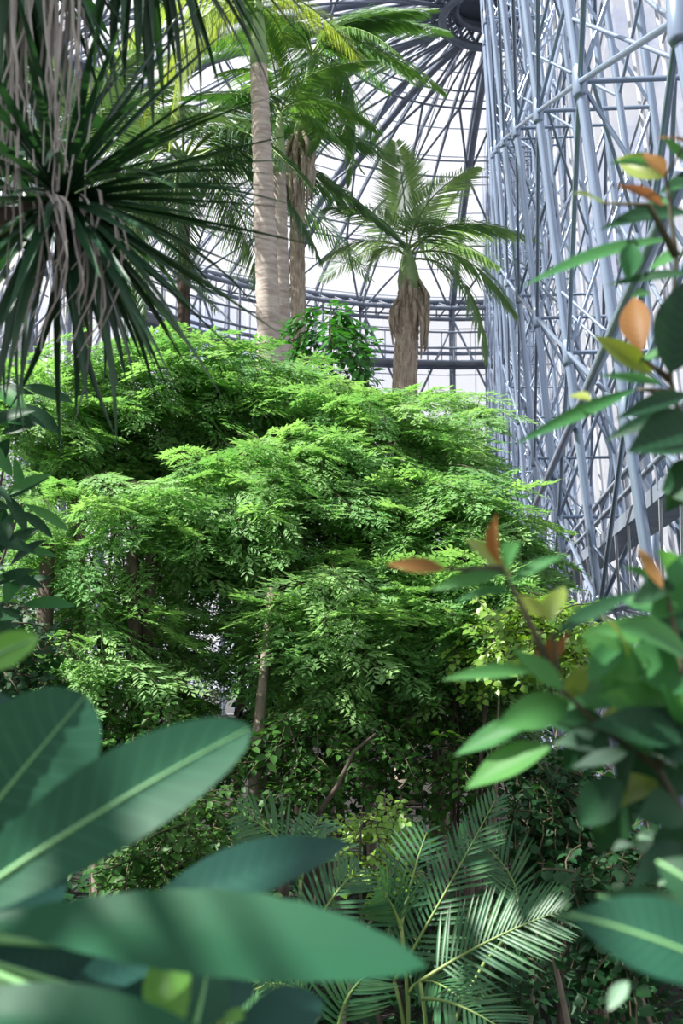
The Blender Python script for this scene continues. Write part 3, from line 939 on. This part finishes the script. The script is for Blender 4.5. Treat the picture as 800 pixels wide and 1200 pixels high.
lt = thing('leaf_twig', 'single bright lime leaf on a twig at the left edge', 'plant', P(-70, 800, 1.25))
ob = broad((-40, 786, 1.25), (46, 747, 1.22), 42, tilt=.3, arch=.04, mat=M_big_y, par=lt)
MB().tube([V((-.9, 1.3, 0)), V((-.72, 1.28, 1.5)), P(-90, 860, 1.25), P(-40, 786, 1.25)], [.012, .010, .007, .004], 7).build('stem', M_bark_grey, lt)

# ------------------------------------------------------------------ right foreground shrubs
def shrub(label, base, stem_pts, leaves, Y, r=.007):
    root = thing('pointed_leaf_shrub', label, 'shrub', base)
    for pts in stem_pts:
        pp = [P(x, y, yy) for x, y, yy in pts]
        if pts is stem_pts[0]:
            pp = [V(base), V((base[0], base[1], pp[0].z * .6))] + pp
        n = len(pp)
        MB().tube(pp, [r * (1 - .7 * i / (n - 1)) for i in range(n)], 7).build('stem', M_twig, root)
    rnd = random.Random(int(Y * 100))
    for (x0, y0, x1, y1, w, kind) in leaves:
        dy = rnd.uniform(-.10, .10)
        Yb = Y + rnd.uniform(-.06, .06)
        B = P(x0, y0, Yb); T = P(x1, y1, Yb + dy)
        mt = {'g': M_shrub, 'd': M_shrub_d, 'y': M_shrub_y, 'r': M_shrub_r, 'p': M_shrub_p}[kind]
        nn = view_normal((B + T) / 2, rnd.uniform(.3, .9), rnd.uniform(-.5, .5))
        me, mid, n2 = leaf_mesh(B, T, w * 1.30 * Yb / F, nn, rnd.uniform(.02, .09), .16, 'lance', mt, 14, 4, 0, 0)
        o = put('young_leaf' if kind == 'r' else 'leaf', me, None, root)
        if kind == 'r': o['label'] = 'orange red young leaf'
    return root
UL = [(790, 280, 612, 336, 24, 'g'), (810, 250, 702, 270, 26, 'd'), (812, 320, 708, 335, 13, 'd'), (780, 208, 722, 186, 26, 'y'), (778, 206, 752, 180, 20, 'r'),
      (778, 242, 720, 217, 13, 'r'), (708, 240, 668, 227, 16, 'y'), (765, 196, 712, 192, 10, 'g'), (806, 170, 768, 163, 12, 'r'), (805, 190, 775, 160, 12, 'g'),
      (784, 438, 800, 330, 52, 'd'), (752, 412, 742, 348, 30, 'r'), (765, 438, 694, 393, 22, 'y'), (745, 456, 600, 522, 15, 'g'), (805, 462, 720, 492, 18, 'd'),
      (790, 482, 708, 517, 16, 'd'), (825, 498, 735, 530, 50, 'd'), (830, 555, 775, 575, 40, 'd'), (762, 344, 738, 349, 12, 'g'), (800, 298, 760, 316, 18, 'g'),
      (692, 469, 666, 464, 14, 'y'), (800, 430, 765, 380, 14, 'g'), (790, 258, 760, 230, 16, 'g'), (812, 215, 770, 228, 16, 'g'), (775, 450, 700, 440, 10, 'g'),
      (820, 540, 780, 600, 26, 'd'), (740, 285, 735, 330, 22, 'g'), (800, 410, 745, 425, 16, 'g')]
shrub('upper right shrub twig with pointed leaves and orange tips before the lattice', (.62, 1.75, 0),
      [[(840, 700, 1.7), (815, 560, 1.66), (785, 445, 1.64), (792, 300, 1.64), (780, 205, 1.62), (806, 165, 1.62)], [(785, 445, 1.64), (752, 420, 1.64)], [(790, 460, 1.64), (745, 456, 1.65)], [(792, 300, 1.64), (760, 240, 1.64), (705, 238, 1.64)]], UL, 1.65)
ML = [(586, 662, 582, 602, 19, 'r'), (594, 668, 610, 636, 28, 'g'), (585, 668, 545, 632, 14, 'y'), (522, 667, 452, 661, 16, 'r'), (590, 672, 504, 692, 15, 'g'), (596, 684, 662, 651, 14, 'g'),
      (600, 690, 534, 706, 12, 'g'), (598, 676, 570, 655, 18, 'y'), (644, 728, 661, 687, 22, 'y'), (642, 724, 608, 698, 14, 'y'), (652, 744, 748, 693, 20, 'd'), (780, 694, 768, 644, 36, 'g'),
      (776, 690, 746, 641, 13, 'r'), (776, 690, 727, 664, 14, 'g'), (792, 690, 740, 705, 30, 'd'), (784, 690, 805, 650, 26, 'g'), (815, 748, 684, 738, 30, 'g'), (650, 804, 644, 746, 18, 'r'),
      (650, 770, 622, 768, 14, 'r'), (652, 772, 668, 742, 12, 'r'), (712, 757, 684, 743, 11, 'r'), (628, 786, 517, 797, 15, 'g'), (668, 824, 578, 852, 34, 'g'), (630, 845, 532, 886, 26, 'g'),
      (645, 876, 545, 925, 36, 'g'), (718, 880, 648, 872, 30, 'p'), (735, 882, 670, 900, 16, 'p'), (765, 912, 710, 953, 34, 'y'), (730, 914, 678, 968, 40, 'd'), (792, 900, 750, 888, 22, 'p'),
      (770, 975, 750, 1002, 20, 'p'), (815, 985, 771, 1038, 26, 'p'), (740, 989, 718, 997, 12, 'p'), (810, 830, 690, 800, 46, 'g'), (812, 775, 715, 735, 40, 'g'), (770, 800, 640, 832, 34, 'g'),
      (800, 870, 690, 850, 44, 'd'), (815, 930, 730, 870, 44, 'd'), (690, 800, 730, 745, 26, 'g'), (660, 810, 600, 760, 22, 'g'), (735, 770, 700, 720, 16, 'y'), (745, 840, 705, 838, 18, 'y'), (790, 860, 775, 800, 36, 'g'),
      (800, 950, 745, 960, 40, 'd'), (820, 880, 765, 850, 30, 'g'), (700, 860, 660, 905, 30, 'd'), (660, 820, 690, 780, 20, 'y'), (815, 640, 785, 700, 26, 'g'), (730, 930, 700, 1000, 36, 'd'), (745, 880, 735, 935, 36, 'd'),
      (830, 800, 720, 770, 56, 'g'), (825, 850, 700, 815, 54, 'g'), (830, 900, 740, 830, 54, 'd'), (790, 840, 720, 890, 46, 'g'), (760, 780, 690, 770, 34, 'g'), (820, 720, 745, 760, 34, 'd'), (805, 690, 760, 730, 30, 'g'),
      (715, 850, 640, 850, 30, 'd'), (780, 930, 700, 930, 44, 'd'), (825, 1000, 740, 1040, 44, 'd'), (800, 960, 790, 1040, 40, 'd'), (690, 850, 690, 910, 32, 'd'), (668, 800, 700, 830, 34, 'g'), (745, 800, 680, 740, 34, 'g'), (790, 720, 720, 700, 20, 'g')]
shrub('lower right shrub of blurred pointed leaves with pink and orange new tips', (.50, 1.45, 0),
      [[(830, 1010, 1.40), (770, 900, 1.38), (700, 850, 1.38), (655, 805, 1.37), (648, 740, 1.37)], [(655, 805, 1.37), (625, 740, 1.38), (590, 668, 1.38)], [(770, 900, 1.38), (800, 780, 1.38), (780, 692, 1.38)], [(590, 668, 1.38), (520, 667, 1.39)], [(655, 805, 1.37), (628, 787, 1.38)]], ML, 1.38)
br = thing('broad_leaf_shoot', 'dark green shoot with one big blurred leaf in the bottom right corner', 'plant', (.48, .98, 0))
st2 = P(870, 1160, 1.0)
MB().tube([V((.48, .98, 0)), V((.46, .99, 1.2)), st2], [.012, .011, .007], 7).build('stem', M_twig, br)
for b, t, w, mt in (((880, 1150, 1.0), (667, 1072, 1.05), 92, M_big), ((870, 1080, 1.05), (770, 1010, 1.1), 60, M_shrub_d), ((860, 1120, 1.1), (700, 1050, 1.2), 60, M_shrub_d), ((735, 1150, 1.2), (712, 1184, 1.18), 18, M_shrub_p)):
    B, T = P(*b), P(*t)
    me, mid, n2 = leaf_mesh(B, T, w * b[2] / F, view_normal((B + T) / 2, .5), .08, .14, 'ellip', mt, 20, 6)
    o = put('leaf', me, None, br)
    if mt is not M_shrub_p:
        MB().tube([p + n2 * .0005 for p in mid], .0018, 5).build('midrib', M_rib, o)

# ------------------------------------------------------------------ left edge shrub with broad dark leaves
rnd = random.Random(21)
ls = thing('dark_leaf_shrub', 'dark blue-green broad-leaved shrub at the left edge mid height', 'shrub', (P(-20, 800, 5.2).x, 5.2, 0))
for k in range(4):
    MB().tube(bez(V((P(-20, 800, 5.2).x, 5.2, 0)), P(-10 - 20 * k, 800, 5.2), P(-40 + 22 * k, 470 + 40 * k, 5.1 + .1 * k), 6), [.02, .018, .015, .012, .01, .008, .006], 6).build('stem', M_bark_dark, ls)
for k in range(62):
    c = P(rnd.uniform(-60, 30), rnd.uniform(445, 740), rnd.uniform(4.8, 5.5))
    a = rnd.uniform(-2.6, .9)
    e = V((cos(a) * .2 + .05, rnd.uniform(-.12, .05), sin(a) * .17 - .02))
    me, _, _ = leaf_mesh(c, c + e, rnd.uniform(.05, .08), view_normal(c, .7, rnd.uniform(-.6, .6)), .06, .14, 'ellip', M_shrub_d if k % 3 else M_shrub, 10, 4)
    put('leaf', me, None, ls)

lc = MB()  # unseen crown and limbs added high at left to shade the understorey palms
for k in range(900):
    q = V((rnd.uniform(-1, 1), rnd.uniform(-1, 1), rnd.uniform(-1, 1)))
    if q.length > 1: continue
    p = V((-3.0 + 1.5 * q.x, 5.9 + 2.8 * q.y, 5.9 + .9 * q.z))
    d = V((rnd.uniform(-1, 1), rnd.uniform(-1, 1), rnd.uniform(-.5, .2))).normalized()
    sd = d.cross(V((0, 0, 1))).normalized()
    lc.blade(p, d, sd, sd.cross(d), rnd.uniform(.3, .5), .07, droop=.3, seg=3)
bx0 = P(-20, 800, 5.2).x
for e in ((-3.2, 4.6, 6.0), (-2.6, 5.6, 6.1), (-3.4, 5.6, 5.7)):
    lc.tube(bez(V((bx0, 5.2, .2)), V((-2.6, 5.2, 3.0)), V(e), 6), [.05, .045, .04, .035, .03, .02, .015], 7)
stuff(lc.build('added_shade_foliage', M_shrub_d, ls))

# ------------------------------------------------------------------ understorey palms, bottom centre: every leaflet a piece
lm = MB().blade(V((0, 0, 0)), V((1, 0, 0)), V((0, 1, 0)), V((0, 0, 1)), 1.0, 1.0, droop=.10, seg=5, fold=.010).mesh('leaflet', M_palm_u)
def low_frond(root, a, b, c, n, ll, up, w=.0072, skip=0.0, droop=.25, rnd=random.Random(3), sides=(-1, 1), t0=.12):
    pts = bez(V(a), V(b), V(c), 14)
    fr = MB().tube(pts, [.0085 * (1 - .8 * i / 14) for i in range(15)], 6).build('frond', M_stalk, root)
    up = V(up).normalized()
    n = int(n * .78)
    for k in range(n):
        t = t0 + (1 - t0) * k / (n - 1)
        i = min(13, int(t * 14)); p = pts[i].lerp(pts[i + 1], t * 14 - i)
        tg = (pts[i + 1] - pts[i]).normalized()
        sd = tg.cross(up).normalized(); nn = sd.cross(tg)
        sz = .8 * ll * (sin(pi * min(1, .22 + .72 * t)) ** .6)
        for s in (sides if k % 6 else sides[:1]):
            fw = .45 + .9 * t
            d = (tg * fw + sd * s + nn * .12 + V((rnd.uniform(-.05, .05), rnd.uniform(-.05, .05), rnd.uniform(-.05, .05) - droop * .4))).normalized()
            L = sz * rnd.uniform(.9, 1.1)
            M = frame(p, d, nn, (L, w, L))
            put('leaflet', lm, M, fr)
    return fr
def low_palm(label, bx, Y, fronds):
    root = thing('understorey_palm', label, 'palm', (bx, Y, 0))
    for k in range(3):
        MB().tube([V((bx + .05 * (k - 1), Y + .04 * (k % 2), 0)), V((bx + .09 * (k - 1), Y, .4)), V((bx + .11 * (k - 1), Y, .62))], [.02, .018, .012], 7).build('cane', M_stalk, root)
    for f in fronds:
        a = V((bx, Y, .55)) if f[0] is None else f[0]
        fr = low_frond(root, *f)
        MB().tube(bez(V((bx, Y, .5)), V((bx, Y, max(.5, f[0].z - .2))), f[0], 5), .0075, 6).build('leaf_stalk', M_stalk, root)
    return root
low_palm('understorey palm with blue-green fan behind the long foreground leaf', P(350, 1100, 5.2).x, 5.2, [
    (P(352, 1030, 5.2), P(345, 985, 5.2), P(285, 955, 5.1), 24, .30, (.2, -1, .5)),
    (P(352, 1035, 5.2), P(362, 985, 5.3), P(372, 960, 5.5), 18, .26, (0, -1, .6)),
    (P(365, 1095, 5.0), P(385, 1050, 5.0), P(418, 1020, 5.1), 20, .26, (-.2, -1, .6))])
low_palm('understorey palm with arching yellow-green frond beneath the long foreground leaf', P(310, 1250, 4.4).x, 4.4, [
    (P(375, 1190, 4.4), P(330, 1120, 4.4), P(268, 1185, 4.2), 26, .24, (0, -.5, 1)),
    (P(395, 1215, 4.4), P(400, 1160, 4.4), P(435, 1140, 4.4), 20, .24, (0, -1, .5)),
    (P(350, 1220, 4.4), P(350, 1170, 4.3), P(310, 1150, 4.2), 18, .2, (0, -.8, .8))])
low_palm('understorey palm with a tall plume frond arching right at bottom centre', P(480, 1250, 5.0).x, 5.0, [
    (P(462, 1150, 5.0), P(515, 1060, 5.0), P(580, 938, 5.2), 38, .27, (-.5, -1, .3)),
    (P(470, 1085, 5.0), P(480, 1030, 5.1), P(500, 975, 5.3), 18, .28, (0, -1, .6)),
    (P(470, 1090, 5.0), P(462, 1060, 5.0), P(445, 1040, 4.9), 18, .24, (0, -1, .8)),
    (P(478, 1165, 5.0), P(495, 1130, 5.0), P(545, 1175, 4.7), 24, .25, (0, -.6, 1))])
low_palm('understorey palm with two wide feathered fronds at bottom right of centre', P(505, 1270, 4.6).x, 4.6, [
    (P(492, 1150, 4.6), P(575, 1095, 4.6), P(655, 1068, 4.5), 36, .33, (-.1, -.8, .8)),
    (P(600, 1090, 5.0), P(625, 1035, 5.2), P(560, 985, 5.3), 28, .36, (.2, -1, .3)),
    (P(495, 1170, 4.5), P(540, 1170, 4.4), P(600, 1215, 4.2), 22, .26, (0, -.6, 1))])

# ------------------------------------------------------------------ undergrowth, vines, ivy, stems
def bush(name, label, meshes, part, px, py, Y, rxp, rzp, ry, n, seed, scale=(.8, 1.2), stems=3, group=None):
    rnd = random.Random(seed); c = P(px, py, Y); k = Y / F
    root = thing(name, label, 'shrub', (c.x, Y, 0), group)
    for s in range(stems):
        e = c + V((rnd.uniform(-.6, .6) * rxp * k, rnd.uniform(-.3, .3) * ry, rnd.uniform(-.2, .7) * rzp * k))
        b = V((c.x + rnd.uniform(-.3, .3), Y + rnd.uniform(-.2, .2), 0))
        MB().tube(bez(b, (b + e) / 2 + V((rnd.uniform(-.2, .2), 0, .1)), e, 6), [.02, .018, .016, .013, .010, .008, .005], 6).build('stem', M_bark_grey if s % 2 else M_bark_dark, root)
    bushy(root, meshes, part, c, rxp * k, ry, rzp * k, n, rnd, scale, flow=V((0, -.6, 0)), shell=.3)
    return root
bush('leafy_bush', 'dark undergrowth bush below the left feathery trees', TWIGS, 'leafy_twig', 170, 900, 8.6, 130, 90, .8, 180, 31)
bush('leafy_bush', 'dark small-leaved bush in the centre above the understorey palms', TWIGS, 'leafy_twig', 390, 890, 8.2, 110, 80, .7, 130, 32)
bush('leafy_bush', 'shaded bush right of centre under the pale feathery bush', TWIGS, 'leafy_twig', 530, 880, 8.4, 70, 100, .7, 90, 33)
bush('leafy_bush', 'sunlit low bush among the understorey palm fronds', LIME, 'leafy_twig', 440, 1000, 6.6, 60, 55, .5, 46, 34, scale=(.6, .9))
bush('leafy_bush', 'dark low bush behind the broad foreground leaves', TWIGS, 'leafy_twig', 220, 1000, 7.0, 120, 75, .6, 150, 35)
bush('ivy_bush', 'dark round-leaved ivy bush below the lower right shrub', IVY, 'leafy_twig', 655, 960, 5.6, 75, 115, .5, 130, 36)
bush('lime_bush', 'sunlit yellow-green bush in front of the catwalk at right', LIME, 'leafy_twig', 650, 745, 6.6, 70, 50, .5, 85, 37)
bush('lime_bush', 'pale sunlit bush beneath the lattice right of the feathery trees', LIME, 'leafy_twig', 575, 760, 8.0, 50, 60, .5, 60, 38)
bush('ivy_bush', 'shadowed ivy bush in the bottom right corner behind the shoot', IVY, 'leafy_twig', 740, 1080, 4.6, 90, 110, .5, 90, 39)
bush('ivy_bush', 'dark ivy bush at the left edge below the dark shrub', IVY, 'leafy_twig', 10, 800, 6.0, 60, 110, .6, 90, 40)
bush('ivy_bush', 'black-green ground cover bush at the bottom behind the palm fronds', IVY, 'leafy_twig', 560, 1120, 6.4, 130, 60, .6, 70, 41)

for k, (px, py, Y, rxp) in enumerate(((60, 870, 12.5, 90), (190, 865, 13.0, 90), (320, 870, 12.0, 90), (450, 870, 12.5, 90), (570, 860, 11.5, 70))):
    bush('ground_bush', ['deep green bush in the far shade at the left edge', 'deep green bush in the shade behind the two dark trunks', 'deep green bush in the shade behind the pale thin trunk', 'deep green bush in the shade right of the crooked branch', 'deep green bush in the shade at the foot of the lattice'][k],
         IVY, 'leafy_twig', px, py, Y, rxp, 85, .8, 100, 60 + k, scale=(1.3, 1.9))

def bare_stem(label, pts, r0, r1, mat=M_bark_grey):
    P0 = V((P(pts[0][0], 900, pts[0][2]).x, pts[0][2], 0))
    m = MB(); pp = [P0] + [P(*p) for p in pts]
    n = len(pp)
    m.tube(pp, [r0 + (r1 - r0) * i / (n - 1) for i in range(n)], 8)
    o = m.build('tree_trunk', mat)
    o['label'] = label; o['category'] = 'trunk'
    return o
bare_stem('thin pale brown trunk standing in the shade left of centre', [(298, 930, 8.4), (302, 860, 8.4), (310, 780, 8.5), (318, 690, 8.7)], .055, .03)
bare_stem('dark thick trunk at left behind the broad leaves', [(52, 840, 8.8), (52, 740, 8.8), (56, 640, 9.0)], .08, .06, M_bark_dark)
bare_stem('dark trunk left of centre with its darker twin beside it', [(158, 850, 8.9), (158, 740, 8.9), (155, 650, 9.1)], .06, .05, M_bark_dark)
bare_stem('darker twin trunk just right of another dark trunk at left', [(172, 850, 9.0), (172, 740, 9.0), (178, 650, 9.2)], .06, .05, M_bark_dark)
bare_stem('crooked bare branch leaning across the dark centre', [(372, 955, 7.6), (396, 920, 7.5), (415, 880, 7.6), (440, 860, 7.7)], .024, .008, M_bark_dark)

# ------------------------------------------------------------------ low green cover and fallen leaves on the soil
rnd = random.Random(99)
gc = MB()
for k in range(9000):
    y = rnd.uniform(3.2, 16.0); x = rnd.uniform(-.36 * y - .6, .36 * y + .2)
    if x > 1.8 + .08 * y: continue
    a = rnd.uniform(0, 2 * pi); d = V((cos(a), sin(a), rnd.uniform(-.1, .8))).normalized()
    sd = d.cross(V((0, 0, 1))).normalized()
    gc.diamond(V((x, y, rnd.uniform(.02, .30))), d, sd, sd.cross(d), rnd.uniform(.12, .26), rnd.uniform(.03, .06), fold=.3)
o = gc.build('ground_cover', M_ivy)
o['label'] = 'dark low leafy cover over the shaded soil beneath the plants'
o['category'] = 'plants'
o['kind'] = 'stuff'
